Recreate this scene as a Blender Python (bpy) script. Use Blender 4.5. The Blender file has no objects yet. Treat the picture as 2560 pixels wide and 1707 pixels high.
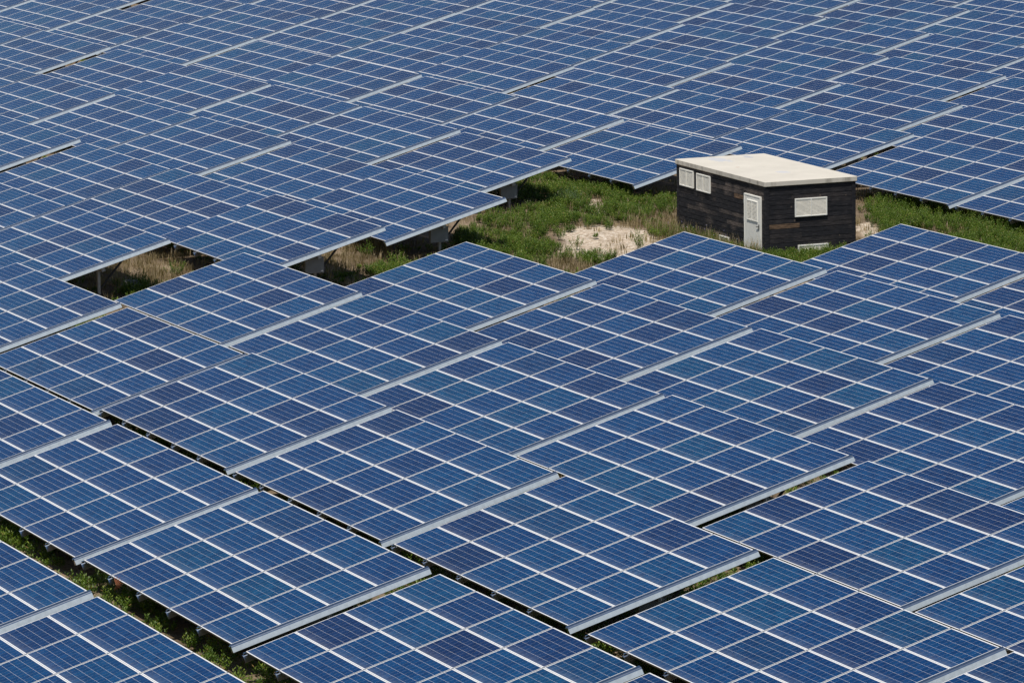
import bpy, bmesh, math, random
import numpy as np
from mathutils import Vector, Matrix, noise
random.seed(7); rng = np.random.default_rng(11)
R = math.radians
sc = bpy.context.scene
col = sc.collection
TILT = R(15.35)                       # tables lean 15 degrees towards -X
PU, PV = 1.005, 1.694                 # pitch of the modules across / along a table
H0 = 1.10                             # height of a table's centre
GZ = 19.22                            # height of the camera over the ground

# ------------------------------------------------------------------ helpers
def link(o, parent=None):
    col.objects.link(o)
    if parent is not None: o.parent = parent
    return o
def tag(o, label=None, cat=None, group=None, kind=None):
    if label: o['label'] = label
    if cat: o['category'] = cat
    if group: o['group'] = group
    if kind: o['kind'] = kind
    return o
def empty(name, loc, rz=0.0):
    o = bpy.data.objects.new(name, None); o.location = loc; o.rotation_euler = (0, 0, rz)
    o.empty_display_size = 0.3
    return link(o)
class MB:
    """collects simple solids and links them as one mesh object"""
    def __init__(s): s.v = []; s.f = []; s.m = []
    def quad(s, pts, m=0):
        n = len(s.v); s.v += [tuple(p) for p in pts]; s.f.append(tuple(range(n, n + len(pts)))); s.m.append(m)
    def box(s, c, d, m=0, M=None):
        x, y, z = [a / 2 for a in d]
        P = [Vector((sx * x, sy * y, sz * z)) for sx in (-1, 1) for sy in (-1, 1) for sz in (-1, 1)]
        if M is not None: P = [M @ p for p in P]
        P = [tuple(p + Vector(c)) for p in P]
        n = len(s.v); s.v += P
        for f in ((0, 1, 3, 2), (4, 6, 7, 5), (0, 4, 5, 1), (2, 3, 7, 6), (0, 2, 6, 4), (1, 5, 7, 3)):
            s.f.append(tuple(n + i for i in f)); s.m.append(m)
    def bar(s, a, b, w, h, m=0):
        a, b = Vector(a), Vector(b); d = b - a
        q = d.to_track_quat('X', 'Z').to_matrix()
        s.box((a + b) / 2, (d.length, w, h), m, q)
    def tube(s, a, b, r, seg=12, m=0):
        a, b = Vector(a), Vector(b); d = b - a; q = d.to_track_quat('Z', 'Y').to_matrix(); n = len(s.v)
        for e in (a, b):
            for i in range(seg):
                t = 2 * math.pi * i / seg; s.v.append(tuple(e + q @ Vector((r * math.cos(t), r * math.sin(t), 0))))
        for i in range(seg):
            j = (i + 1) % seg; s.f.append((n + i, n + j, n + seg + j, n + seg + i)); s.m.append(m)
        s.f.append(tuple(n + seg - 1 - i for i in range(seg))); s.m.append(m)
        s.f.append(tuple(n + seg + i for i in range(seg))); s.m.append(m)
    def prism(s, prof, x0, x1, m=0, closed=True):
        """profile in (y, z) drawn out along x"""
        n = len(s.v); k = len(prof)
        for x in (x0, x1):
            for (y, z) in prof: s.v.append((x, y, z))
        for i in range(k if closed else k - 1):
            j = (i + 1) % k; s.f.append((n + i, n + j, n + k + j, n + k + i)); s.m.append(m)
        if closed:
            s.f.append(tuple(n + k - 1 - i for i in range(k))); s.m.append(m)
            s.f.append(tuple(n + k + i for i in range(k))); s.m.append(m)
    def mesh(s, name, mats, smooth=None, bevel=0.0):
        me = bpy.data.meshes.new(name); me.from_pydata(s.v, [], s.f); me.update()
        for m in mats: me.materials.append(m)
        me.polygons.foreach_set('material_index', s.m)
        bm = bmesh.new(); bm.from_mesh(me)
        bmesh.ops.recalc_face_normals(bm, faces=bm.faces)
        if bevel > 0:
            bmesh.ops.bevel(bm, geom=list(bm.edges), offset=bevel, segments=1, affect='EDGES', profile=0.5)
        bm.to_mesh(me); bm.free()
        if smooth is not None:
            me.polygons.foreach_set('use_smooth', [True] * len(me.polygons))
            me.set_sharp_from_angle(angle=R(smooth))
        return me
    def build(s, name, mats, parent=None, **k):
        if not isinstance(mats, (list, tuple)): mats = [mats]
        return link(bpy.data.objects.new(name, s.mesh(name, mats, **k)), parent)

# ------------------------------------------------------------------ materials
def mat(name):
    m = bpy.data.materials.new(name); m.use_nodes = True
    nt = m.node_tree; b = nt.nodes['Principled BSDF']
    return m, nt, b
def N(nt, t, **k):
    n = nt.nodes.new(t)
    for a, v in k.items():
        if a.startswith('i_'): n.inputs[a[2:].replace('_', ' ')].default_value = v
        else: setattr(n, a, v)
    return n
def L(nt, a, b): nt.links.new(a, b)
def math_(nt, op, a, b=None, c=None):
    n = nt.nodes.new('ShaderNodeMath'); n.operation = op
    for i, v in enumerate((a, b, c)):
        if v is None: continue
        if isinstance(v, (int, float)): n.inputs[i].default_value = v
        else: nt.links.new(v, n.inputs[i])
    return n.outputs[0]
def mixc(nt, fac, a, b, blend='MIX'):
    n = nt.nodes.new('ShaderNodeMix'); n.data_type = 'RGBA'; n.blend_type = blend
    for s, v in ((n.inputs[0], fac), (n.inputs[6], a), (n.inputs[7], b)):
        if isinstance(v, (int, float)): s.default_value = v
        elif isinstance(v, tuple): s.default_value = v if len(v) == 4 else (*v, 1)
        else: nt.links.new(v, s)
    return n.outputs[2]
def ramp(nt, fac, stops):
    n = nt.nodes.new('ShaderNodeValToRGB'); e = n.color_ramp.elements
    while len(e) < len(stops): e.new(0.5)
    for i, (p, c) in enumerate(stops):
        e[i].position = p; e[i].color = (*c, 1) if len(c) == 3 else c
    nt.links.new(fac, n.inputs[0]); return n.outputs[0]

def cell_material():
    m, nt, b = mat('solar_cells')
    uv = N(nt, 'ShaderNodeUVMap', uv_map='UVMap'); sp = N(nt, 'ShaderNodeSeparateXYZ'); L(nt, uv.outputs[0], sp.inputs[0])
    U, V = sp.outputs[0], sp.outputs[1]           # in cell units: 0..6 and 0..10
    oi = N(nt, 'ShaderNodeObjectInfo')
    rnd = oi.outputs['Random']
    fu = math_(nt, 'FRACT', U); fv = math_(nt, 'FRACT', V)
    eu = math_(nt, 'MINIMUM', fu, math_(nt, 'SUBTRACT', 1.0, fu))
    ev = math_(nt, 'MINIMUM', fv, math_(nt, 'SUBTRACT', 1.0, fv))
    lu = math_(nt, 'LESS_THAN', eu, 0.010); lv = math_(nt, 'LESS_THAN', ev, 0.012)
    # white backsheet outside the block of cells
    ob = math_(nt, 'MAXIMUM', math_(nt, 'MAXIMUM', math_(nt, 'LESS_THAN', U, 0.012), math_(nt, 'GREATER_THAN', U, 5.988)),
               math_(nt, 'MAXIMUM', math_(nt, 'LESS_THAN', V, 0.01), math_(nt, 'GREATER_THAN', V, 9.99)))
    # tint of each cell and each module
    cx = N(nt, 'ShaderNodeCombineXYZ'); L(nt, math_(nt, 'FLOOR', U), cx.inputs[0]); L(nt, math_(nt, 'FLOOR', V), cx.inputs[1])
    L(nt, math_(nt, 'MULTIPLY', rnd, 517.0), cx.inputs[2])
    wn = N(nt, 'ShaderNodeTexWhiteNoise', noise_dimensions='3D'); L(nt, cx.outputs[0], wn.inputs[0])
    base = ramp(nt, rnd, [(0.0, (0.0050, 0.0215, 0.078)), (0.07, (0.0046, 0.0250, 0.088)), (0.2, (0.0036, 0.0320, 0.108)), (0.5, (0.0034, 0.0370, 0.118)),
                          (0.8, (0.0030, 0.0415, 0.122)), (0.93, (0.0034, 0.0450, 0.116)), (0.97, (0.0044, 0.0290, 0.094)), (1.0, (0.0055, 0.0215, 0.076))])
    celltint = ramp(nt, wn.outputs[0], [(0.0, (0.72, 0.78, 0.86)), (0.5, (1.0, 1.0, 1.0)), (1.0, (1.3, 1.16, 1.1))])
    c = mixc(nt, 1.0, base, celltint, 'MULTIPLY')
    # crystal flakes of the polycrystalline cells
    tc = N(nt, 'ShaderNodeMapping'); L(nt, uv.outputs[0], tc.inputs[0]); tc.inputs[3].default_value = (1, 1, 1)
    vr = N(nt, 'ShaderNodeTexVoronoi'); vr.inputs['Scale'].default_value = 6.0; L(nt, cx.outputs[0], tc.inputs[1]); L(nt, tc.outputs[0], vr.inputs[0])
    fl = math_(nt, 'MULTIPLY_ADD', N_sep(nt, vr.outputs['Color']), 0.5, 0.75)
    c = mixc(nt, 1.0, c, grey(nt, fl), 'MULTIPLY')
    white = (0.74, 0.73, 0.71)
    c = mixc(nt, math_(nt, 'MULTIPLY', lv, 0.26), c, white)
    c = mixc(nt, math_(nt, 'MULTIPLY', lu, 0.85), c, white)
    c = mixc(nt, ob, c, white)
    # dust that rain has washed down to the lower rim of each module
    ns = N(nt, 'ShaderNodeTexNoise'); ns.inputs['Scale'].default_value = 1.3; L(nt, tc.outputs[0], ns.inputs[0])
    low = math_(nt, 'POWER', math_(nt, 'SUBTRACT', 1.0, math_(nt, 'MINIMUM', math_(nt, 'MULTIPLY', U, 0.55), 1.0)), 2.0)
    dust = math_(nt, 'MULTIPLY', low, math_(nt, 'MULTIPLY_ADD', ns.outputs[0], 0.20, 0.02))
    dust = math_(nt, 'ADD', dust, math_(nt, 'MULTIPLY', ns.outputs[0], 0.007))
    c = mixc(nt, dust, c, (0.40, 0.42, 0.48))
    L(nt, c, b.inputs['Base Color'])
    b.inputs['Roughness'].default_value = 0.12
    b.inputs['IOR'].default_value = 1.16      # anti-reflection coated
    # glass is never perfectly flat
    gg = N(nt, 'ShaderNodeNewGeometry')
    nb = N(nt, 'ShaderNodeTexNoise'); nb.inputs['Scale'].default_value = 0.7; L(nt, gg.outputs['Position'], nb.inputs[0])
    bp = N(nt, 'ShaderNodeBump'); bp.inputs['Strength'].default_value = 0.08; bp.inputs['Distance'].default_value = 0.05
    L(nt, nb.outputs[0], bp.inputs['Height']); L(nt, bp.outputs[0], b.inputs['Normal'])
    return m
def N_sep(nt, colr):
    s = N(nt, 'ShaderNodeSeparateColor'); nt.links.new(colr, s.inputs[0]); return s.outputs[0]
def grey(nt, v):
    s = N(nt, 'ShaderNodeCombineColor')
    for i in range(3): nt.links.new(v, s.inputs[i])
    return s.outputs[0]

def simple(name, colr, rough=0.5, metal=0.0, nscale=0, namt=0.2, spec=0.5):
    m, nt, b = mat(name)
    b.inputs['Roughness'].default_value = rough; b.inputs['Metallic'].default_value = metal
    b.inputs['Specular IOR Level'].default_value = spec
    if nscale:
        t = N(nt, 'ShaderNodeTexCoord'); n = N(nt, 'ShaderNodeTexNoise'); n.inputs['Scale'].default_value = nscale; n.inputs['Detail'].default_value = 5
        L(nt, t.outputs['Object'], n.inputs[0])
        lo = tuple(x * (1 - namt) for x in colr); hi = tuple(min(1, x * (1 + namt)) for x in colr)
        L(nt, ramp(nt, n.outputs[0], [(0.3, lo), (0.7, hi)]), b.inputs['Base Color'])
    else: b.inputs['Base Color'].default_value = (*colr, 1)
    return m

M = {}
M['cells'] = cell_material()
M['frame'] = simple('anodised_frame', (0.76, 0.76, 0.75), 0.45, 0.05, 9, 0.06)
M['frame_end_sunlit'] = simple('frame_end_sunlit', (0.36, 0.37, 0.37), 0.5, 0.2)  # end faces toned lighter than the sides, standing in for sun on them
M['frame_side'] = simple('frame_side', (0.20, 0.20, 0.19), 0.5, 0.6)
M['galv'] = simple('galvanised_steel', (0.56, 0.61, 0.63), 0.13, 1.0, 14, 0.10)
M['galv_web'] = simple('sunlit_zinc', (0.50, 0.56, 0.59), 0.42, 0.35, 14, 0.10)  # duller copy of the channel steel, sunlit look of the web built in
M['rail_steel'] = simple('rail_steel', (0.40, 0.45, 0.50), 0.15, 1.0, 10, 0.15)
M['galv_dull'] = simple('dull_steel', (0.30, 0.32, 0.33), 0.5, 0.6, 10, 0.2)
M['dark_steel'] = simple('dark_steel', (0.03, 0.032, 0.034), 0.5, 0.4)
M['cabinet'] = simple('grey_cabinet', (0.16, 0.175, 0.175), 0.55, 0.0, 6, 0.12)
M['backsheet'] = simple('module_back', (0.62, 0.62, 0.62), 0.6)

# ------------------------------------------------------------------ world, light, camera
world = bpy.data.worlds.new('World'); sc.world = world; world.use_nodes = True
wn = world.node_tree; bg = wn.nodes['Background']
sky = wn.nodes.new('ShaderNodeTexSky'); sky.sky_type = 'NISHITA'; sky.sun_disc = False
SUN = Vector((-0.27, -0.33, 1.0)).normalized()
sky.sun_elevation = math.asin(SUN.z); sky.sun_rotation = math.atan2(SUN.x, SUN.y)
sky.air_density = 1.0; sky.dust_density = 1.0; sky.ozone_density = 3.0
wn.links.new(sky.outputs[0], bg.inputs[0]); bg.inputs[1].default_value = 0.078
sl = bpy.data.lights.new('sun', 'SUN'); sl.energy = 4.4; sl.angle = R(0.53); sl.color = (1.0, 0.955, 0.89)
so = link(bpy.data.objects.new('sun', sl)); so.rotation_euler = SUN.to_track_quat('Z', 'Y').to_euler(); so.location = (60, 100, 80)

CM = np.array([[0.9130729458731277, -0.07774639812733128, 0.4003164911576781],
               [-0.407537014251199, -0.13896852242649427, 0.9025526753546387],
               [-0.014538828349868424, -0.9872402176536488, -0.15857293311719245]])
cam = bpy.data.cameras.new('camera'); cam.sensor_width = 36; cam.lens = 11363.0 * 36 / 2560
cam.clip_start = 1; cam.clip_end = 3000
co = link(bpy.data.objects.new('camera', cam))
mm = Matrix.Identity(4)
for i in range(3):
    mm[i][0] = CM[i, 0]; mm[i][1] = -CM[i, 1]; mm[i][2] = -CM[i, 2]
mm[2][3] = GZ
co.matrix_world = mm
sc.camera = co
sc.view_settings.view_transform = 'Standard'; sc.view_settings.look = 'None'
sc.view_settings.exposure = 0.0; sc.view_settings.gamma = 1.0
sc.render.engine = 'CYCLES'

# ------------------------------------------------------------------ solar tables
def module_mesh():
    w, l, t, r, q = 0.998, 1.655, 0.036, 0.014, 0.008
    hw, hl = w / 2, l / 2
    v = [(-hw, -hl, 0), (hw, -hl, 0), (hw, hl, 0), (-hw, hl, 0),
         (-hw + r, -hl + q, -0.0015), (hw - r, -hl + q, -0.0015), (hw - r, hl - q, -0.0015), (-hw + r, hl - q, -0.0015),
         (-hw, -hl, -t), (hw, -hl, -t), (hw, hl, -t), (-hw, hl, -t),
         (-hw + r, -hl + q, -0.0), (hw - r, -hl + q, -0.0), (hw - r, hl - q, -0.0), (-hw + r, hl - q, -0.0)]
    f = [(4, 5, 6, 7), (0, 1, 13, 12), (1, 2, 14, 13), (2, 3, 15, 14), (3, 0, 12, 15),
         (12, 13, 5, 4), (13, 14, 6, 5), (14, 15, 7, 6), (15, 12, 4, 7),
         (0, 8, 9, 1), (1, 9, 10, 2), (2, 10, 11, 3), (3, 11, 8, 0), (8, 11, 10, 9)]
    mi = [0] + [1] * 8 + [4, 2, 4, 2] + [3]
    me = bpy.data.meshes.new('solar_panel'); me.from_pydata(v, [], f)
    for k in ('cells', 'frame', 'frame_side', 'backsheet', 'frame_end_sunlit'): me.materials.append(M[k])
    me.polygons.foreach_set('material_index', mi)
    uvl = me.uv_layers.new(name='UVMap')
    bu, bv = 0.007 / 0.158, 0.007 / 0.162      # strip of backsheet round the cells
    cu, cv = (0, 6), (0, 10)
    ext = {(-1, -1): (cu[0] - bu, cv[0] - bv), (1, -1): (cu[1] + bu, cv[0] - bv), (1, 1): (cu[1] + bu, cv[1] + bv), (-1, 1): (cu[0] - bu, cv[1] + bv)}
    cc = [ext[(-1, -1)], ext[(1, -1)], ext[(1, 1)], ext[(-1, 1)]]
    for p in me.polygons:
        for k, li in enumerate(p.loop_indices):
            uvl.data[li].uv = cc[k] if p.index == 0 else (-1, -1)
    me.update()
    return me

def table_proto():
    root = empty('solar_table', (0, 0, 0))
    rot = (0, -TILT, 0)
    def put(o, name=None):
        o.location = (0, 0, H0); o.rotation_euler = rot; o.parent = root; return o
    pm = module_mesh()
    Rm = Matrix.Rotation(-TILT, 4, 'Y')
    for iu in range(4):
        for iv in range(5):
            o = bpy.data.objects.new('solar_panel', pm)
            p = Rm @ Vector(((iu - 1.5) * PU, (2 - iv) * PV, 0))
            o.location = (p.x, p.y, p.z + H0); o.rotation_euler = rot
            link(o, root)
    # purlins: a bent steel section under every joint, its end sticking out past the low side
    prof = [(0.030, -0.040), (-0.030, -0.040), (-0.042, -0.052), (-0.075, -0.165), (-0.068, -0.169), (-0.034, -0.056), (-0.026, -0.046), (0.030, -0.046)]
    rb = MB(); rb.prism(prof, -2.10, 2.0)
    rb.box((-2.045, 0.0, -0.022), (0.05, 0.05, 0.034), 1)
    rme = rb.mesh('rail', [M['rail_steel'], M['galv']])
    for k in range(5):
        o = bpy.data.objects.new('rail', rme); y = 2.5 * PV - k * PV - (0.045 if k == 0 else 0)
        p = Rm @ Vector((0, y, 0)); o.location = (p.x, p.y, p.z + H0); o.rotation_euler = rot; link(o, root)
    # the closing channel along the camera side
    y0 = -2.5 * PV + 0.020
    prof = [(0, -0.002), (-0.030, -0.006), (-0.052, -0.012), (-0.068, -0.020), (-0.078, -0.031), (-0.084, -0.046),
            (-0.118, -0.136), (-0.106, -0.144), (-0.104, -0.139), (-0.110, -0.134), (-0.077, -0.048), (-0.066, -0.027), (-0.050, -0.018), (0, -0.008)]
    eb = MB(); eb.prism([(y0 + a, z) for a, z in prof], -2.05, 2.06)
    eb.box((-2.06, y0 - 0.045, -0.03), (0.03, 0.05, 0.03)); eb.box((-2.04, y0 - 0.02, -0.10), (0.01, 0.04, 0.12))
    for k in (5, 6, 7): eb.m[k] = 1                 # outer web, its sunlit tone put into a separate steel
    put(eb.build('edge_channel', [M['galv'], M['galv_web']], smooth=32))
    # turning beam and posts
    b = MB(); b.box((0, 0, -0.26), (0.12, 8.1, 0.12)); put(b.build('main_beam', M['galv_dull'], bevel=0.008))
    for y in (-3.75, 0.0, 3.75):
        b = MB(); b.box((0, 0, 0.43), (0.08, 0.10, 0.86)); b.box((0, 0, 0.86), (0.16, 0.05, 0.14))
        o = b.build('post', M['galv_dull'], root, bevel=0.006); o.location = (0.02, y, 0)
    for y in (-3.68, 3.68):
        b = MB(); b.bar((0.92, 0, 1.20), (0.06, 0, 0.22), 0.045, 0.05); b.box((0.92, 0, 1.24), (0.20, 0.08, 0.09))
        o = b.build('brace', M['dark_steel'], root); o.location = (0, y, 0)
    b = MB(); b.box((0, 0, 0), (0.58, 0.14, 0.46)); b.box((0.22, -0.072, -0.17), (0.08, 0.006, 0.03), 1)
    o = b.build('control_cabinet', [M['cabinet'], M['frame']], root, bevel=0.004); o.location = (-0.06, -3.90, 0.60)
    return root

def kids(o): return [c for c in col.objects if c.parent == o]

TABLES = [(23.93, 81.9, 0.0), (23.95, 72.93, 0), (30.12, 98.74, -0.01), (30.18, 89.77, -0.01), (30.19, 80.8, 0.03), (30.25, 62.86, 0), (30.26, 71.83, -0.01), (36.07, 115.16, -0.0), (36.16, 106.19, -0.06), (36.21, 97.22, 0.03), (36.23, 88.25, 0.03), (36.28, 79.28, 0.04), (36.4, 61.34, 0), (36.43, 70.31, -0.03), (41.22, 134.81, -0.03), (41.26, 125.84, 0.04), (42.29, 113.86, 0.0), (42.33, 104.89, -0.02), (42.39, 95.92, -0.01), (42.45, 86.95, 0.04), (42.6, 69.01, 0), (42.6, 77.98, 0), (47.2, 160.46, 0), (47.25, 151.49, 0.0), (47.37, 142.52, -0.1), (47.38, 124.58, 0.13), (47.38, 133.55, -0.02), (48.52, 112.65, 0.02), (48.59, 103.68, -0.02), (48.69, 94.71, -0.0), (48.7, 76.77, 0), (48.7, 85.74, 0), (53.2, 165.04, 0.01), (53.2, 174.01, -0.05), (53.25, 129.16, 0.07), (53.25, 147.1, 0.03), (53.25, 156.07, -0.01), (53.26, 138.13, -0.04), (54.84, 111.54, -0.0), (55.01, 102.57, 0.0), (55.1, 93.6, 0), (59.2, 182.97, 0), (59.28, 191.94, 0.01), (59.43, 165.03, 0.03), (59.45, 174.0, -0.08), (59.49, 147.09, 0.04), (59.5, 156.06, 0.02), (59.54, 138.12, -0.02), (60.99, 109.89, 0), (61.1, 100.92, 0), (65.4, 209.91, 0), (65.51, 200.94, -0.01), (65.59, 191.97, -0.02), (65.65, 183.0, 0.01), (65.66, 165.06, 0.05), (65.71, 174.03, -0.06), (65.72, 156.09, 0.01), (65.73, 147.12, 0.04), (65.78, 138.15, -0.01), (67.1, 108.18, 0), (71.3, 209.3, 0), (71.3, 218.27, 0), (71.69, 200.33, -0.07), (71.78, 191.36, -0.03), (71.82, 182.39, -0.04), (71.85, 164.45, 0.09), (71.9, 173.42, 0), (71.91, 155.48, 0.0), (71.96, 137.54, 0.08), (71.96, 146.51, 0.01), (72.2, 119.6, 0), (72.2, 128.57, 0), (77.5, 216.87, 0), (77.6, 207.9, 0), (77.7, 198.93, 0), (77.81, 189.96, -0.0), (77.9, 172.02, 0.01), (77.92, 180.99, -0.03), (77.97, 163.05, 0.04), (78.01, 154.08, -0.01), (78.12, 145.11, 0.01), (78.25, 136.14, 0), (78.3, 127.17, 0), (83.8, 206.66, 0), (83.9, 197.69, 0), (84.03, 188.72, 0.01), (84.08, 179.75, -0.03), (84.19, 170.78, -0.03), (84.29, 161.81, 0.01), (84.41, 152.84, 0.04), (84.6, 143.87, 0), (90.3, 196.67, 0), (90.3, 205.64, 0), (90.4, 187.7, 0), (90.47, 178.73, -0.01), (90.57, 169.76, 0.01), (90.7, 151.82, 0), (90.7, 160.79, 0), (97.2, 196.52, 0), (97.3, 187.55, 0), (97.54, 178.58, 0.0), (97.6, 160.64, 0), (97.6, 169.61, 0), (103.8, 169.06, 0), (103.8, 178.03, 0), (103.8, 187.0, 0), (103.8, 195.97, 0)]
ORD = ['first', 'second', 'third', 'fourth', 'fifth', 'sixth', 'seventh', 'eighth', 'ninth', 'tenth', 'eleventh', 'twelfth', 'thirteenth', 'fourteenth']
LANES = [24, 30.2, 36.3, 41.8, 48.0, 54.1, 60.2, 66.2, 72, 78, 84.2, 90.5, 97.4, 103.8]
SPECIAL = {
    (54.84, 111.54): 'blue solar table whose far edge stands before the shed door and weeds',
    (48.52, 112.65): 'blue solar table pointing its far corner at the grass left of the pale stones',
    (60.99, 109.89): 'blue solar table reaching up to the right corner of the dark shed',
    (42.29, 113.86): 'blue solar table between the small dark window of weeds and the grassy clearing',
    (65.78, 138.15): 'blue solar table directly behind the shed roof, its corner over the green weeds',
    (53.25, 129.16): 'blue solar table jutting over the left end of the grassy clearing',
    (47.38, 124.58): 'blue solar table left of the clearing, grey cabinet hanging below its front edge',
    (41.26, 125.84): 'blue solar table above the small dark opening with the grey boulder',
    (59.54, 138.12): 'blue solar table at the top of the clearing, left of the shed',
    (72.2, 128.57): 'blue solar table just right of the shed, weeds along its low side',
    (72.2, 119.6): 'blue solar table cut by the right frame edge above the band of weeds',
}
lane_of = lambda x: min(range(len(LANES)), key=lambda i: abs(LANES[i] - x))
lanes = {}
for t in TABLES: lanes.setdefault(lane_of(t[0]), []).append(t)
for k in lanes: lanes[k].sort(key=lambda t: -t[1])
proto = table_proto(); pk = kids(proto)
first = True
for t in TABLES:
    X, Y, dz = t
    if first: r, ch = proto, pk; first = False
    else:
        r = proto.copy(); col.objects.link(r); ch = []
        for c in pk:
            if c.name.startswith('control_cabinet') and (X, Y) in ((41.26, 125.84), (65.78, 138.15)): continue
            d = c.copy(); col.objects.link(d); d.parent = r; ch.append(d)
    r.location = (X, Y, dz)
    r.rotation_euler = (0, R(rng.normal(0, 0.10)), R(rng.normal(0, 0.05)))
    i = lane_of(X); j = lanes[i].index(t)
    lab = SPECIAL.get((X, Y)) or 'blue solar table, %s from upper left in the %s slanting lane above bottom left corner' % (ORD[j], ORD[i])
    tag(r, lab, 'solar panel', 'solar tables laid out in slanting lanes')

# ------------------------------------------------------------------ ground
def ground():
    m, nt, b = mat('dry_soil')
    t = N(nt, 'ShaderNodeTexCoord'); P = t.outputs['Object']
    def nz(s, d=6, r=0.6):
        n = N(nt, 'ShaderNodeTexNoise'); n.inputs['Scale'].default_value = s; n.inputs['Detail'].default_value = d; n.inputs['Roughness'].default_value = r
        L(nt, P, n.inputs[0]); return n.outputs[0]
    c = ramp(nt, nz(0.5), [(0.30, (0.11, 0.080, 0.052)), (0.5, (0.20, 0.150, 0.100)), (0.7, (0.34, 0.265, 0.185))])
    c = mixc(nt, 1.0, c, ramp(nt, nz(7, 8, 0.7), [(0.3, (0.62, 0.60, 0.58)), (0.7, (1.2, 1.18, 1.15))]), 'MULTIPLY')
    # bare pebbly patch
    at = N(nt, 'ShaderNodeAttribute', attribute_name='bare')
    vo = N(nt, 'ShaderNodeTexVoronoi'); vo.inputs['Scale'].default_value = 14; L(nt, P, vo.inputs[0])
    peb = ramp(nt, N_sep(nt, vo.outputs['Color']), [(0.0, (0.30, 0.225, 0.155)), (0.4, (0.50, 0.41, 0.31)), (0.8, (0.60, 0.51, 0.40)), (1.0, (0.72, 0.66, 0.57))])
    peb = mixc(nt, 1.0, peb, ramp(nt, nz(1.7, 8, .7), [(0.3, (0.70, 0.68, 0.64)), (0.6, (1.08, 1.06, 1.04))]), 'MULTIPLY')
    fac = math_(nt, 'ADD', at.outputs['Fac'], math_(nt, 'MULTIPLY_ADD', nz(2.2), 0.9, -0.45))
    fac = math_(nt, 'MULTIPLY', math_(nt, 'SUBTRACT', fac, 0.35), 4.0); 
    cl = N(nt, 'ShaderNodeClamp'); L(nt, fac, cl.inputs[0])
    c = mixc(nt, cl.outputs[0], c, peb)
    L(nt, c, b.inputs['Base Color']); b.inputs['Roughness'].default_value = 0.95; b.inputs['Specular IOR Level'].default_value = 0.15
    bp = N(nt, 'ShaderNodeBump'); bp.inputs['Strength'].default_value = 0.8; bp.inputs['Distance'].default_value = 0.04
    L(nt, math_(nt, 'ADD', nz(9, 8, .7), math_(nt, 'MULTIPLY', vo.outputs['Distance'], 0.8)), bp.inputs['Height']); L(nt, bp.outputs[0], b.inputs['Normal'])
    return m

ER = np.array([0.9132, -0.4075]); ED = np.array([0.4054, 0.9141])
GREEN = [(57.81, 131.32, 0.48, 1.5), (58.83, 130.39, 0.79, 2.98), (60.96, 132.64, 0.73, 3.41), (59.88, 128.42, 0.59, 1.76), (63.27, 134.2, 0.49, 3.2), (56.03, 127.02, 0.66, 1.26), (56.02, 125.12, 0.76, 1.51), (56.23, 123.75, 0.49, 1.35), (63.15, 136.89, 0.84, 1.32), (55.45, 128.0, 0.43, 1.7), (62.6, 131.69, 0.87, 2.21), (64.06, 132.38, 0.58, 1.8), (69.66, 126.91, 0.64, 2.73), (69.96, 125.62, 0.77, 2.7), (70.12, 123.33, 0.88, 2.63), (70.04, 120.72, 0.99, 2.54), (62.9, 119.2, 1.4, 0.8), (60.9, 121.5, 0.45, 2.6), (55.0, 125.0, 0.8, 2.6), (57.0, 122.3, 0.5, 1.0), (54.0, 122.5, 0.8, 2.4), (62.4, 138.0, 1.2, 2.6), (66.0, 118.8, 0.8, 1.0), (61.6, 117.9, 2.4, 1.3), (64.5, 117.6, 2.0, 1.6), (60.6, 120.5, 0.35, 3.6), (68.8, 118.4, 1.3, 3.0), (42.6, 122.4, 0.6, 1.3), (50.9, 122.4, 1.0, 1.2), (67.9, 123.6, 0.5, 4.0), (67.0, 120.6, 0.4, 2.0)]
BARE = [(58.24, 124.47, 1.07, 1.79), (59.6, 127.2, 1.1, 1.9), (60.7, 125.6, 0.55, 1.6), (62.23, 133.34, 0.2, 1.73), (67.2, 124.0, 0.28, 1.5)]
DRY = [(57.18, 129.31, 0.43, 1.02), (55.62, 121.06, 0.56, 1.3), (62.39, 139.27, 0.34, 2.03), (62.0, 129.3, 0.9, 1.6), (60.8, 123.0, 0.6, 2.6), (55.78, 121.87, 0.45, 1.05), (67.3, 126.0, 0.5, 2.0), (44.1, 126.6, 1.2, 3.4), (50.6, 126.6, 1.2, 3.4)]
def field(P, blobs):
    """1 inside the blobs, falling to 0 outside"""
    out = np.zeros(len(P))
    for x, y, a, b in blobs:
        d = P - np.array([x, y]); q = np.hypot((d @ ER) / a, (d @ ED) / b)
        out = np.maximum(out, np.clip(1.6 - q * 0.9, 0, 1))
    return out
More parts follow.
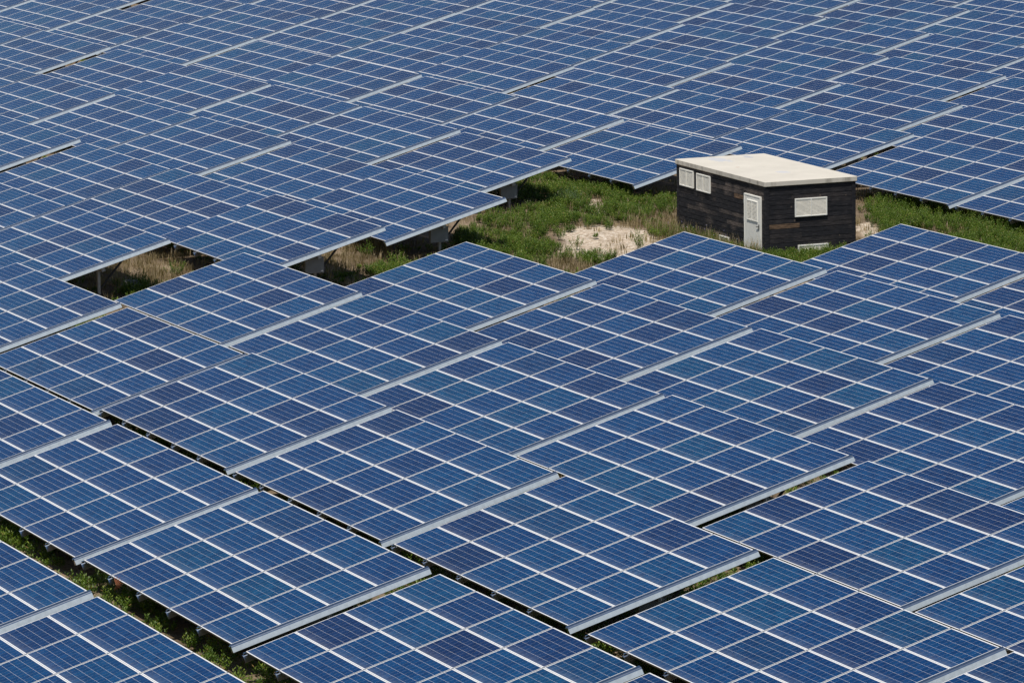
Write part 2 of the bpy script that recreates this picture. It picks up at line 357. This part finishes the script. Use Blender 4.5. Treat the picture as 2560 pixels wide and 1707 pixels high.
def make_ground():
    gx = np.concatenate([[-900, -300, -60, 0], np.arange(18, 112, 0.5), [130, 200, 500, 1200]])
    gy = np.concatenate([[-300, -50, 20, 45], np.arange(56, 226, 0.5), [240, 300, 600, 1500]])
    XX, YY = np.meshgrid(gx, gy, indexing='ij'); P = np.stack([XX.ravel(), YY.ravel()], 1)
    z = np.array([0.05 * noise.noise(Vector((x * 0.35, y * 0.35, 3.1))) + 0.02 * noise.noise(Vector((x * 1.3, y * 1.3, 7.7))) if 18 <= x <= 112 and 56 <= y <= 226 else 0.0 for x, y in P])
    nx, ny = len(gx), len(gy)
    idx = np.arange(nx * ny).reshape(nx, ny)
    F = np.stack([idx[:-1, :-1], idx[1:, :-1], idx[1:, 1:], idx[:-1, 1:]], -1).reshape(-1, 4)
    me = mesh_np('ground', np.column_stack([P, z - 0.03]), F)
    me.materials.append(ground())
    a = me.attributes.new('bare', 'FLOAT', 'POINT'); a.data.foreach_set('value', np.clip(field(P, BARE), 0, 1).astype(np.float32))
    me.polygons.foreach_set('use_smooth', [True] * len(me.polygons))
    o = link(bpy.data.objects.new('ground', me)); tag(o, kind='structure')
def mesh_np(name, V, F, matidx=None, tint=None):
    me = bpy.data.meshes.new(name); k = F.shape[1]
    me.vertices.add(len(V)); me.vertices.foreach_set('co', V.astype(np.float32).ravel())
    me.loops.add(F.size); me.loops.foreach_set('vertex_index', F.astype(np.int32).ravel())
    me.polygons.add(len(F)); me.polygons.foreach_set('loop_start', np.arange(0, F.size, k, dtype=np.int32))
    if tint is not None:
        a = me.attributes.new('tint', 'FLOAT', 'POINT'); a.data.foreach_set('value', tint.astype(np.float32))
    me.update(calc_edges=True)
    return me
make_ground()

# ------------------------------------------------------------------ plants
def leaf_material(name, stops, trans=0.28):
    m, nt, b = mat(name)
    at = N(nt, 'ShaderNodeAttribute', attribute_name='tint')
    c = ramp(nt, at.outputs['Fac'], stops)
    L(nt, c, b.inputs['Base Color']); b.inputs['Roughness'].default_value = 0.5; b.inputs['Specular IOR Level'].default_value = 0.3
    tr = N(nt, 'ShaderNodeBsdfTranslucent'); L(nt, mixc(nt, 1.0, c, (1.3, 1.5, 0.6), 'MULTIPLY'), tr.inputs[0])
    mx = N(nt, 'ShaderNodeMixShader'); mx.inputs[0].default_value = trans
    L(nt, b.outputs[0], mx.inputs[1]); L(nt, tr.outputs[0], mx.inputs[2]); L(nt, mx.outputs[0], nt.nodes['Material Output'].inputs[0])
    return m
M['leaf'] = leaf_material('weed_leaves', [(0.0, (0.022, 0.042, 0.006)), (0.35, (0.060, 0.108, 0.011)), (0.7, (0.125, 0.190, 0.021)), (0.9, (0.22, 0.27, 0.05)), (1.0, (0.34, 0.23, 0.09))])
M['silver'] = leaf_material('silvery_leaves', [(0.0, (0.05, 0.085, 0.035)), (0.6, (0.12, 0.18, 0.085)), (1.0, (0.22, 0.27, 0.15))])
M['straw'] = leaf_material('dry_grass', [(0.0, (0.11, 0.085, 0.04)), (0.5, (0.25, 0.19, 0.10)), (1.0, (0.42, 0.33, 0.20))], 0.25)
M['petal_y'] = simple('yellow_petals', (0.75, 0.60, 0.05), 0.6)
M['petal_v'] = simple('violet_petals', (0.45, 0.42, 0.72), 0.6)
M['deadleaf'] = simple('dead_leaf', (0.30, 0.10, 0.04), 0.7)

def leaf_plants(P, h, stems, per, ll, lw, spread, lean=0.25, drop=0.0):
    """upright leafy stems at the points P (n,3); h (n,) heights. Returns vertices, quads, tint"""
    n = len(P); S = n * stems
    base = np.repeat(P, stems, 0).astype(float); hh = np.repeat(h, stems) * rng.uniform(0.55, 1.08, S)
    sp = np.repeat(spread if np.ndim(spread) else np.full(n, spread), stems)
    a = rng.uniform(0, 2 * np.pi, S); rr = np.sqrt(rng.uniform(0, 1, S)) * sp
    off = np.stack([np.cos(a) * rr, np.sin(a) * rr, np.zeros(S)], 1)
    foot = base + off * 0.45
    out = off / (sp[:, None] + 1e-6)
    dirn = np.stack([out[:, 0] * lean * 1.4 + rng.normal(0, 0.10, S), out[:, 1] * lean * 1.4 + rng.normal(0, 0.10, S), np.ones(S)], 1)
    dirn /= np.linalg.norm(dirn, axis=1)[:, None]
    hh = hh * (1 - 0.35 * (rr / (sp + 1e-6)) ** 2)
    K = S * per
    t = np.tile((np.arange(per) + 0.5) / per, S) ** 0.8
    t = 0.12 + 0.88 * np.clip(t + rng.normal(0, 0.02, K), 0, 1)
    c = np.repeat(foot, per, 0) + np.repeat(dirn * hh[:, None], per, 0) * t[:, None]
    ang = np.tile(np.arange(per) * 2.4, S) + np.repeat(rng.uniform(0, 6.28, S), per)
    up = rng.normal(0.75, 0.25, K) * (0.4 + 0.9 * t)
    d = np.stack([np.cos(ang), np.sin(ang), up], 1); d /= np.linalg.norm(d, axis=1)[:, None]
    side = np.stack([-np.sin(ang), np.cos(ang), rng.normal(0, 0.3, K)], 1); side /= np.linalg.norm(side, axis=1)[:, None]
    l_ = ll * rng.uniform(0.7, 1.25, K) * (1.15 - 0.5 * t); w_ = lw * rng.uniform(0.8, 1.2, K)
    v0 = c; v1 = c + d * (l_ * 0.5)[:, None] + side * (w_ / 2)[:, None]; v3 = c + d * (l_ * 0.5)[:, None] - side * (w_ / 2)[:, None]
    v2 = c + d * l_[:, None] - np.array([0, 0, 1.0]) * (l_ * drop)[:, None]
    V = np.stack([v0, v1, v2, v3], 1).reshape(-1, 3)
    F = np.arange(K * 4).reshape(-1, 4)
    pt = np.repeat(rng.uniform(0.0, 1.0, n), stems * per)
    tint = np.clip(0.10 + 0.42 * pt + 0.28 * t + rng.normal(0, 0.12, K), 0, 0.93)
    dead = rng.uniform(0, 1, K) < 0.03; tint[dead] = 1.0
    # stems as thin blades
    wv = np.stack([rng.normal(0, 1, S), rng.normal(0, 1, S), np.zeros(S)], 1); wv /= np.linalg.norm(wv, axis=1)[:, None]
    tip = foot + dirn * hh[:, None]
    SV = np.stack([foot - wv * 0.004, foot + wv * 0.004, tip + wv * 0.002, tip - wv * 0.002], 1).reshape(-1, 3)
    V = np.concatenate([V, SV]); F = np.concatenate([F, np.arange(S * 4).reshape(-1, 4) + K * 4])
    return V, F, np.concatenate([np.repeat(tint, 4), np.full(S * 4, 0.5)])
def blades(P, h, per, spread, w=0.007):
    n = len(P); K = n * per
    base = np.repeat(P, per, 0).astype(float); hh = np.repeat(h, per) * rng.uniform(0.4, 1.15, K)
    a = rng.uniform(0, 6.28, K); rr = np.sqrt(rng.uniform(0, 1, K)) * spread
    base[:, 0] += np.cos(a) * rr; base[:, 1] += np.sin(a) * rr
    b = rng.uniform(0, 6.28, K); ln = rng.uniform(0.1, 0.55, K) * hh
    tip = base + np.stack([np.cos(b) * ln, np.sin(b) * ln, hh], 1)
    mid = base + np.stack([np.cos(b) * ln * 0.3, np.sin(b) * ln * 0.3, hh * 0.6], 1)
    s = np.stack([-np.sin(b), np.cos(b), 0 * b], 1) * w
    V = np.stack([base - s, base + s, mid + s * 0.8, mid - s * 0.8, mid - s * 0.8, mid + s * 0.8, tip + s * .15, tip - s * .15], 1).reshape(-1, 3)
    F = np.arange(K * 8).reshape(-1, 4)
    return V, F, np.repeat(np.clip(rng.uniform(0, 1, n).repeat(per) * 0.6 + rng.uniform(0, 0.45, K), 0, 1), 8)
def inview(P, pad=60):
    q = np.column_stack([P, np.full(len(P), -GZ)]) @ CM
    x = 1280 + 11363 * q[:, 0] / q[:, 2]; y = 853.5 + 11363 * q[:, 1] / q[:, 2]
    return (x > -pad) & (x < 2560 + pad) & (y > -pad) & (y < 1707 + pad)
SX, SY, SYAW, SW, SLN, SH = 61.555, 119.935, -0.037, 2.927, 6.453, 2.158
def outside_shed(P, m=0.05):
    c, s = math.cos(SYAW), math.sin(SYAW); d = P - np.array([SX, SY])
    a = d[:, 0] * c + d[:, 1] * s; b = -d[:, 0] * s + d[:, 1] * c
    return ~((a > -m) & (a < SW + m) & (b > -m) & (b < SLN + m))
def scatter(x0, x1, y0, y1, dens):
    n = int((x1 - x0) * (y1 - y0) * dens)
    P = np.stack([rng.uniform(x0, x1, n), rng.uniform(y0, y1, n)], 1)
    return P[inview(P) & outside_shed(P)]
def z3(P): return np.column_stack([P, np.zeros(len(P))])

parts = []
# clearing: full plants
P = scatter(42, 73, 113, 142, 16); g = field(P, GREEN)
P = P[rng.uniform(0, 1, len(P)) < np.where(g > 0.6, 0.97, g * 0.75)]
bb = field(P, BARE); P = P[rng.uniform(0, 1, len(P)) > bb * 0.96]
nz_ = np.array([noise.noise(Vector((x * .8, y * .35, 0))) for x, y in P])
gg = field(P, GREEN)
h = np.clip(0.38 + 0.30 * nz_, 0.14, 0.66) * np.clip(0.5 + gg * 0.55, 0.4, 1.0)
h = h * np.where((P[:, 0] > 66.5) & (P[:, 1] < 130), 1.25, 1.0)
parts.append(leaf_plants(z3(P), h, 12, 13, 0.070, 0.020, 0.17))
# weeds along the feet of the shed's two near walls
cs_, sn_ = math.cos(SYAW), math.sin(SYAW)
n_ = 170; a_ = -rng.uniform(0.10, 1.0, n_); b_ = rng.uniform(-0.6, SLN + 0.4, n_)
P1 = np.stack([SX + a_ * cs_ - b_ * sn_, SY + a_ * sn_ + b_ * cs_], 1)
n2 = 110; a2 = rng.uniform(-0.6, SW + 1.0, n2); b2 = -rng.uniform(0.10, 1.1, n2)
P2 = np.stack([SX + a2 * cs_ - b2 * sn_, SY + a2 * sn_ + b2 * cs_], 1)
WALLP = np.concatenate([P1, P2]); WALLH = np.concatenate([rng.uniform(0.22, 0.52, n_), rng.uniform(0.20, 0.46, n2)])
parts.append(leaf_plants(z3(WALLP), WALLH, 9, 13, 0.060, 0.016, 0.14))
# close lanes, low left
P = scatter(20, 47, 58, 118, 8.0)
nz_ = np.array([noise.noise(Vector((x * .5, y * .5, 9))) for x, y in P])
keep = rng.uniform(0, 1, len(P)) < np.clip(0.95 + nz_ * 0.8, 0.25, 1); P, nz_ = P[keep], nz_[keep]
parts.append(leaf_plants(z3(P), np.clip(0.34 + .25 * nz_, 0.15, 0.55), 7, 10, 0.105, 0.032, 0.20))
# everything else, thinner
for (x0, x1, y0, y1, dn) in ((38, 60, 105, 150, 3.0), (47, 75, 60, 118, 1.6), (38, 75, 142, 190, 0.9), (73, 108, 115, 215, 0.9)):
    P = scatter(x0, x1, y0, y1, dn)
    if y0 < 142 and x1 <= 60: P = P[(field(P, DRY) < 0.4)]
    if x1 <= 60: P = P[~((P[:, 0] > 56.5) & (P[:, 1] < 138))]
    nz_ = np.array([noise.noise(Vector((x * .3, y * .3, 4))) for x, y in P])
    P = P[nz_ > -0.12]
    parts.append(leaf_plants(z3(P), rng.uniform(0.16, 0.42, len(P)), 6, 8, 0.11, 0.034, 0.2))
V = []; F = []; T = []; n = 0
for v, f_, t in parts: V.append(v); F.append(f_ + n); T.append(t); n += len(v)
me = mesh_np('undergrowth', np.concatenate(V), np.concatenate(F), tint=np.concatenate(T)); me.materials.append(M['leaf'])
tag(link(bpy.data.objects.new('undergrowth', me)), 'green leafy weeds growing between and under the solar tables', 'weeds', kind='stuff')
parts = []
P = scatter(40, 76, 108, 145, 14); g = field(P, DRY); P = P[rng.uniform(0, 1, len(P)) < np.where(g > .5, 0.75, 0.10)]
P = P[rng.uniform(0, 1, len(P)) > np.clip(field(P, BARE[:2]) * 1.4, 0, 0.995)]
parts.append(blades(z3(P), rng.uniform(0.12, 0.34, len(P)), 16, 0.16))
parts.append(blades(z3(P1), rng.uniform(0.25, 0.62, len(P1)), 14, 0.16, 0.005))
P = scatter(47, 108, 60, 210, 0.9); parts.append(blades(z3(P), rng.uniform(0.12, 0.30, len(P)), 12, 0.2, 0.012))
V = []; F = []; T = []; n = 0
for v, f_, t in parts: V.append(v); F.append(f_ + n); T.append(t); n += len(v)
me = mesh_np('dry_grass', np.concatenate(V), np.concatenate(F), tint=np.concatenate(T)); me.materials.append(M['straw'])
tag(link(bpy.data.objects.new('dry_grass', me)), 'straw coloured dry grass tufts in the clearing', 'grass', kind='stuff')

SHRUBS = [
 ((62.16, 136.93, 0.87, 0.60), 'round dark green shrub below the panel edge at the top of the clearing', 'leaf', 60),
 ((57.45, 124.52, 0.34, 0.46), 'small lone shrub standing on the pale stones of the clearing', 'leaf', 12),
 ((56.64, 121.73, 0.72, 0.32), 'low spreading shrub along the panel edge below the pale stones', 'leaf', 26),
 ((57.05, 121.59, 0.29, 0.30), 'small bright green shrub touching the panel edge right of the low spreading one', 'leaf', 12),
 ((59.20, 123.71, 0.60, 0.71), 'tall upright shrub on the right rim of the pale stones, before the shed', 'leaf', 26),
 ((61.30, 127.60, 0.18, 0.40), 'thin single stemmed weed in the dry grass left of the shed', 'leaf', 6),
 ((60.70, 125.43, 0.50, 0.52), 'leafy shrub against the left foot of the shed wall', 'leaf', 22),
 ((61.64, 131.38, 0.35, 0.31), 'small low shrub alone on bare soil in the middle of the clearing', 'leaf', 14),
 ((61.50, 133.99, 1.05, 0.68), 'silvery green feathery shrub, biggest in the clearing', 'silver', 60),
 ((66.00, 121.60, 0.25, 0.42), 'narrow shrub squeezed between shed corner and panel on the right', 'leaf', 10),
 ((43.11, 124.02, 0.54, 0.61), 'bushy shrub beside the grey boulder in the small opening', 'leaf', 26),
 ((44.75, 125.39, 0.65, 0.57), 'leafy shrub at the right end of the small opening', 'leaf', 28),
 ((51.20, 126.22, 0.54, 0.53), 'dark shrub behind the panel corner in the middle opening', 'leaf', 24),
 ((51.18, 123.80, 0.74, 0.50), 'wide shrub in the shade below the hanging panel corner', 'leaf', 30),
 ((48.73, 122.19, 0.47, 0.35), 'low shrub in the grass below the grey cabinet', 'leaf', 20)]
for (x, y, w, hgt), lab, mk, ns in SHRUBS:
    v, f_, t = leaf_plants(np.array([[0, 0, 0.0]]), np.array([hgt * 1.05]), ns, 14 if mk == 'leaf' else 20, 0.085 if mk == 'leaf' else 0.11, 0.026 if mk == 'leaf' else 0.013, w * 0.55, lean=0.45)
    me = mesh_np('shrub', v, f_, tint=t); me.materials.append(M[mk])
    o = link(bpy.data.objects.new('shrub', me)); o.location = (x, y, 0)
    tag(o, lab, 'shrub', 'shrubs in the clearing and openings')
# flowers
def flowers(name, spots, m, lab, cat, r=0.022):
    b = MB()
    ox, oy = spots[0][0], spots[0][1]
    for (x, y, z) in spots:
        b.tube((x - ox, y - oy, 0), (x - ox + .01, y - oy, z), 0.003, 4, 1)
        for k in range(6):
            a = k * 1.047 + x; c = Vector((x - ox, y - oy, z)); d = Vector((math.cos(a), math.sin(a), 0.25)) * r
            s = Vector((-math.sin(a), math.cos(a), 0)) * r * .45
            b.quad([c, c + d * .6 + s, c + d, c + d * .6 - s])
    o = b.build(name, [m, M['leaf']]); o.location = (ox, oy, 0); tag(o, lab, cat); return o
flowers('yellow_flower', [(50.55 + rng.normal(0, .10), 128.2 + rng.normal(0, .2), rng.uniform(.45, .62)) for _ in range(16)], M['petal_y'], 'tuft of yellow flowers below the silver edge in the middle opening', 'flower')
flowers('violet_flower', [(60.95 + rng.uniform(-.15, .3), 122.4 + rng.uniform(-1.6, 3.2), rng.uniform(.35, .75)) for _ in range(12)], M['petal_v'], 'tall weed with pale violet flowers against the left shed wall', 'flower', 0.018)
b = MB()
for k in range(9):
    a = R(-100 + k * 25); d = Vector((math.cos(a), 0.25, math.sin(a) + .2)) * .16; s = Vector((-math.sin(a), 0, math.cos(a))) * .012
    b.quad([(0, 0, 0), d * .5 + s, d, d * .5 - s])
o = b.build('dead_leaf', M['deadleaf']); o.location = (28.02, 82.35, 0.62); tag(o, 'rust brown withered leaf fan at the panel edge, lower left lane', 'leaf')
# boulder
bm = bmesh.new(); bmesh.ops.create_icosphere(bm, subdivisions=4, radius=0.5)
for v in bm.verts:
    p = v.co.copy(); k = 1 + 0.22 * noise.noise(p * 2.1) + 0.08 * noise.noise(p * 6)
    v.co = Vector((p.x * 0.62 * k, p.y * 0.5 * k, max(-0.1, min(p.z * 0.62 * k, 0.20 + 0.03 * noise.noise(p * 5)))))
me = bpy.data.meshes.new('boulder'); bm.to_mesh(me); bm.free()
M['rock'] = simple('grey_rock', (0.32, 0.31, 0.29), 0.9, 0, 7, 0.4); me.materials.append(M['rock'])
o = link(bpy.data.objects.new('boulder', me)); o.location = (42.75, 123.5, 0.06); tag(o, 'flat topped grey boulder in the small opening at left', 'rock')

# ------------------------------------------------------------------ shed
def wood():
    m, nt, b = mat('charred_boards')
    at = N(nt, 'ShaderNodeAttribute', attribute_name='board'); bv = at.outputs['Fac']
    w2 = N(nt, 'ShaderNodeAttribute', attribute_name='worn').outputs['Fac']
    t = N(nt, 'ShaderNodeTexCoord'); mp = N(nt, 'ShaderNodeMapping'); mp.inputs[3].default_value = (1.5, 1.5, 22); L(nt, t.outputs['Object'], mp.inputs[0])
    n = N(nt, 'ShaderNodeTexNoise'); n.inputs['Scale'].default_value = 2.2; n.inputs['Detail'].default_value = 8; n.inputs['Roughness'].default_value = .7
    L(nt, mp.outputs[0], n.inputs[0])
    n2 = N(nt, 'ShaderNodeTexNoise'); n2.inputs['Scale'].default_value = 1.6; n2.inputs['Detail'].default_value = 5; L(nt, t.outputs['Object'], n2.inputs[0])
    dark = ramp(nt, n.outputs[0], [(0.3, (0.004, 0.004, 0.005)), (0.52, (0.014, 0.014, 0.017)), (0.72, (0.065, 0.060, 0.062))])
    brown = ramp(nt, n.outputs[0], [(0.3, (0.022, 0.018, 0.016)), (0.5, (0.085, 0.068, 0.058)), (0.72, (0.24, 0.20, 0.175))])
    f = math_(nt, 'ADD', math_(nt, 'MULTIPLY', bv, 1.0), math_(nt, 'MULTIPLY_ADD', n2.outputs[0], 2.4, -1.35))
    f = math_(nt, 'MULTIPLY', math_(nt, 'SUBTRACT', f, 0.28), 1.5); cl = N(nt, 'ShaderNodeClamp'); L(nt, f, cl.inputs[0])
    c = mixc(nt, math_(nt, 'MULTIPLY', cl.outputs[0], w2), dark, brown)
    c = mixc(nt, math_(nt, 'GREATER_THAN', bv, 1.5), c, ramp(nt, n.outputs[0], [(0.40, (0.03, 0.02, 0.014)), (0.62, (0.22, 0.14, 0.085))]))
    # knots
    vo = N(nt, 'ShaderNodeTexVoronoi'); vo.inputs['Scale'].default_value = 2.6; L(nt, t.outputs['Object'], vo.inputs[0])
    kn = math_(nt, 'LESS_THAN', vo.outputs['Distance'], 0.075)
    c = mixc(nt, math_(nt, 'MULTIPLY', kn, 0.5), c, (0.16, 0.12, 0.09))
    L(nt, c, b.inputs['Base Color']); b.inputs['Roughness'].default_value = 0.75; b.inputs['Specular IOR Level'].default_value = 0.25
    bp = N(nt, 'ShaderNodeBump'); bp.inputs['Strength'].default_value = .5; bp.inputs['Distance'].default_value = .01; L(nt, n.outputs[0], bp.inputs['Height']); L(nt, bp.outputs[0], b.inputs['Normal'])
    return m
def roofmat():
    m, nt, b = mat('roof_membrane')
    t = N(nt, 'ShaderNodeTexCoord'); P = t.outputs['Object']
    def nz(s, d=6, v=P, r=.6):
        n = N(nt, 'ShaderNodeTexNoise'); n.inputs['Scale'].default_value = s; n.inputs['Detail'].default_value = d; n.inputs['Roughness'].default_value = r; L(nt, v, n.inputs[0]); return n.outputs[0]
    c = ramp(nt, nz(1.1), [(0.3, (0.54, 0.50, 0.425)), (0.7, (0.62, 0.575, 0.49))])
    # washed-out grey patches where puddles dry
    def patch(x, y, rx, ry, amt, colr, cc):
        s = N(nt, 'ShaderNodeSeparateXYZ'); L(nt, P, s.inputs[0])
        dx = math_(nt, 'DIVIDE', math_(nt, 'SUBTRACT', s.outputs[0], x), rx); dy = math_(nt, 'DIVIDE', math_(nt, 'SUBTRACT', s.outputs[1], y), ry)
        q = math_(nt, 'SQRT', math_(nt, 'ADD', math_(nt, 'MULTIPLY', dx, dx), math_(nt, 'MULTIPLY', dy, dy)))
        q = math_(nt, 'ADD', q, math_(nt, 'MULTIPLY_ADD', nz(3.5, 8, r=.75), 2.4, -1.2))
        return mixc(nt, math_(nt, 'MULTIPLY', math_(nt, 'LESS_THAN', q, 0.75), amt), cc, colr)
    c = patch(1.05, 5.7, 0.35, 0.75, 0.8, (0.47, 0.48, 0.50), c)
    c = patch(2.15, 5.9, 0.18, 0.40, 0.8, (0.42, 0.42, 0.43), c)
    c = patch(1.45, 1.9, 0.28, 0.35, 0.7, (0.50, 0.50, 0.52), c)
    vo = N(nt, 'ShaderNodeTexVoronoi'); vo.inputs['Scale'].default_value = 0.9; L(nt, P, vo.inputs[0])
    c = mixc(nt, math_(nt, 'MULTIPLY', math_(nt, 'LESS_THAN', vo.outputs['Distance'], 0.06), .55), c, (0.42, 0.22, 0.14))
    # streaks on the rim
    mp = N(nt, 'ShaderNodeMapping'); mp.inputs[3].default_value = (3.1, 3.7, 0.5); L(nt, P, mp.inputs[0])
    g = N(nt, 'ShaderNodeNewGeometry'); s = N(nt, 'ShaderNodeSeparateXYZ'); L(nt, g.outputs['Normal'], s.inputs[0])
    side = math_(nt, 'LESS_THAN', math_(nt, 'ABSOLUTE', s.outputs[2]), 0.5)
    st = N(nt, 'ShaderNodeMapRange'); L(nt, nz(1.0, 5, mp.outputs[0]), st.inputs[0]); st.inputs[1].default_value = .5; st.inputs[2].default_value = .72
    c = mixc(nt, math_(nt, 'MULTIPLY', math_(nt, 'MULTIPLY', side, st.outputs[0]), .65), c, (0.16, 0.14, 0.11))
    L(nt, c, b.inputs['Base Color']); b.inputs['Roughness'].default_value = 0.9; b.inputs['Specular IOR Level'].default_value = 0.2
    return m
M['wood'] = wood(); M['roof'] = roofmat()
M['cream'] = simple('cream_paint', (0.86, 0.84, 0.76), 0.5, 0, 5, 0.05)
M['slat'] = simple('beige_louvre', (0.80, 0.75, 0.63), 0.6, 0, 5, 0.08)
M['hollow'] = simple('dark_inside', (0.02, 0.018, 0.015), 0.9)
M['conc'] = simple('concrete', (0.42, 0.41, 0.38), 0.9, 0, 6, 0.15)

shed = empty('shed', (SX, SY, 0), SYAW)
tag(shed, 'dark charred timber utility shed with a flat cream roof in the clearing', 'shed')
def wall(axis, length, worn, tan=None, seed=1):
    """board cladding; axis 'F': in the xz plane facing -y; 'L': in the yz plane facing -x"""
    rnd = random.Random(seed); b = MB(); board = []
    nb = 15; bh = SH / nb
    for r_ in range(nb):
        x = 0.0; off = rnd.uniform(-1, 0.0)
        cuts = [0.0]; p = rnd.uniform(0.5, 2.2)
        while p < length - 0.3: cuts.append(p); p += rnd.uniform(1.2, 2.8)
        cuts.append(length)
        for a, c in zip(cuts[:-1], cuts[1:]):
            n0 = len(b.v); z0 = r_ * bh
            th = rnd.uniform(0.018, 0.024)
            prof = [(-0.012, z0 + 0.004), (-th, z0 + 0.008), (-th + .004, z0 + bh - 0.006), (-0.012, z0 + bh - 0.002), (0.0, z0 + bh - 0.002), (0.0, z0 + 0.004)]
            b.prism(prof, a + 0.002, c - 0.002)
            val = rnd.uniform(0, 1)
            if tan and any(r_ == tr and a <= tx <= c for tr, tx in tan): val = 2.0
            board += [val] * (len(b.v) - n0)
    b.v = [(x, y, z) if axis == 'F' else (y, length - x, z) for x, y, z in b.v]
    # backing
    n0 = len(b.v)
    if axis == 'F': b.box((length / 2, 0.03, SH / 2), (length, 0.06, SH))
    elif axis == 'L': b.box((0.03, length / 2, SH / 2), (0.06, length - 0.125, SH))
    board += [0.0] * (len(b.v) - n0)
    me = bpy.data.meshes.new('wall'); me.from_pydata(b.v, [], b.f); me.materials.append(M['wood'])
    bm = bmesh.new(); bm.from_mesh(me); bmesh.ops.recalc_face_normals(bm, faces=bm.faces); bm.to_mesh(me); bm.free()
    a = me.attributes.new('board', 'FLOAT', 'POINT'); a.data.foreach_set('value', board)
    a = me.attributes.new('worn', 'FLOAT', 'POINT'); a.data.foreach_set('value', [worn] * len(board))
    return link(bpy.data.objects.new('wall', me), shed)
wall('F', SW, 0.22, tan=[(6, 1.0)], seed=3)
wall('L', SLN, 1.0, tan=[(11, SLN - 1.8)], seed=8)
o = wall('F', SW, 0.5, seed=5); o.rotation_euler = (0, 0, math.pi); o.location = (SW, SLN, 0)
o = wall('L', SLN, 0.5, seed=6); o.rotation_euler = (0, 0, math.pi); o.location = (SW, SLN, 0)
for x, y in ((0, 0), (SW, 0), (0, SLN), (SW, SLN)):
    b = MB(); b.box((0, 0, SH / 2 - 0.004), (0.13, 0.13, SH - 0.01)); o = b.build('corner_post', M['wood'], shed, bevel=0.006)
    o.location = (x + (0.03 if x == 0 else -0.03), y + (0.03 if y == 0 else -0.03), 0)
b = MB(); OV = 0.07; RT = 0.15
b.box((SW / 2, SLN / 2, SH + RT / 2), (SW + 2 * OV, SLN + 2 * OV, RT))
b.build('roof', M['roof'], shed, bevel=0.012)
b = MB(); b.box((SW / 2, SLN / 2, -0.02), (SW + 0.1, SLN + 0.1, 0.16)); b.build('plinth', M['conc'], shed)

def louvre(name, parent, w, h, n, mullion=True, depth=0.05, fr=0.035):
    """louvred panel in its own xz plane, facing -y, origin bottom left"""
    b = MB()
    b.box((w / 2, 0, fr / 2), (w, depth, fr)); b.box((w / 2, 0, h - fr / 2), (w, depth, fr))
    b.box((fr / 2, 0, h / 2), (fr, depth - .002, h - 2 * fr)); b.box((w - fr / 2, 0, h / 2), (fr, depth - .002, h - 2 * fr))
    if mullion: b.box((w / 2, -0.002, h / 2), (0.022, depth, h - 2 * fr))
    f = b.build(name, M['cream'], parent, bevel=0.003)
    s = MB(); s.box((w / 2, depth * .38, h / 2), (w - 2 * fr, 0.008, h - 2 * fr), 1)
    ph = (h - 2 * fr) / n
    for i in range(n):
        z = fr + (i + .5) * ph
        seg = 8
        for k in range(seg):          # slightly rippled slats
            xa = fr + (w - 2 * fr) * k / seg; xb = fr + (w - 2 * fr) * (k + 1) / seg
            ja = 0.10 * ph * math.sin(k * 1.9 + i); jb = 0.10 * ph * math.sin((k + 1) * 1.9 + i)
            s.quad([(xa, -depth * .34, z - ph * .46 + ja), (xb, -depth * .34, z - ph * .46 + jb), (xb, -depth * .02, z + ph * .46 + jb), (xa, -depth * .02, z + ph * .46 + ja)])
    s.build('slats', [M['slat'], M['hollow']], f)
    return f
def placeL(o, b1, z, proud=0.045):   # on the wall that faces -x: b1 = far end measured from the near corner
    o.rotation_euler = (0, 0, -math.pi / 2); o.location = (-proud, b1, z)
f = louvre('window', shed, 1.06, 0.55, 14); f.location = (0.935, -0.045, 1.195); tag(f, 'wide louvred window on the dark right wall')
f = louvre('window', shed, 1.02, 0.535, 14); placeL(f, 6.20, 1.53); tag(f, 'louvred window at the far left end of the wall')
f = louvre('window', shed, 1.00, 0.53, 14); placeL(f, 4.93, 1.51); tag(f, 'louvred window second from the left end')
f = louvre('vent', shed, 1.0, 0.20, 4); f.location = (1.03, -0.045, 0.14); tag(f, 'low vent at the foot of the right wall')
f = louvre('vent', shed, 0.70, 0.18, 4, mullion=False); placeL(f, 3.27, 0.14); tag(f, 'low vent at the foot of the left wall')
# door
D = MB(); dw, dh = 1.16, 1.79
D.box((dw / 2, 0, dh / 2), (dw, 0.05, dh)); D.box((0.02, -0.028, dh / 2), (0.04, 0.012, dh)); D.box((dw - .02, -0.028, dh / 2), (0.04, 0.012, dh)); D.box((dw / 2, -0.028, dh - .02), (dw - .08, 0.012, 0.04))
door = D.build('door', M['cream'], shed, bevel=0.003); placeL(door, 1.41, 0.03); tag(door, 'off-white door with a louvred pane')
f = louvre('door_louvre', door, 0.75, 0.61, 14, depth=0.03, fr=0.03); f.location = (0.22, -0.035, 1.02)
hd = MB(); hd.tube((dw - .10, -0.05, 0.88), (dw - .24, -0.06, 0.88), 0.012); hd.box((dw - .10, -0.032, 0.87), (0.04, 0.012, 0.16)); hd.build('handle', M['dark_steel'], door)
for z in (0.35, 1.0, 1.55):
    hg = MB(); hg.tube((0.0, -0.035, z - .06), (0.0, -0.035, z + .06), 0.015); hg.build('hinge', M['galv_dull'], door)
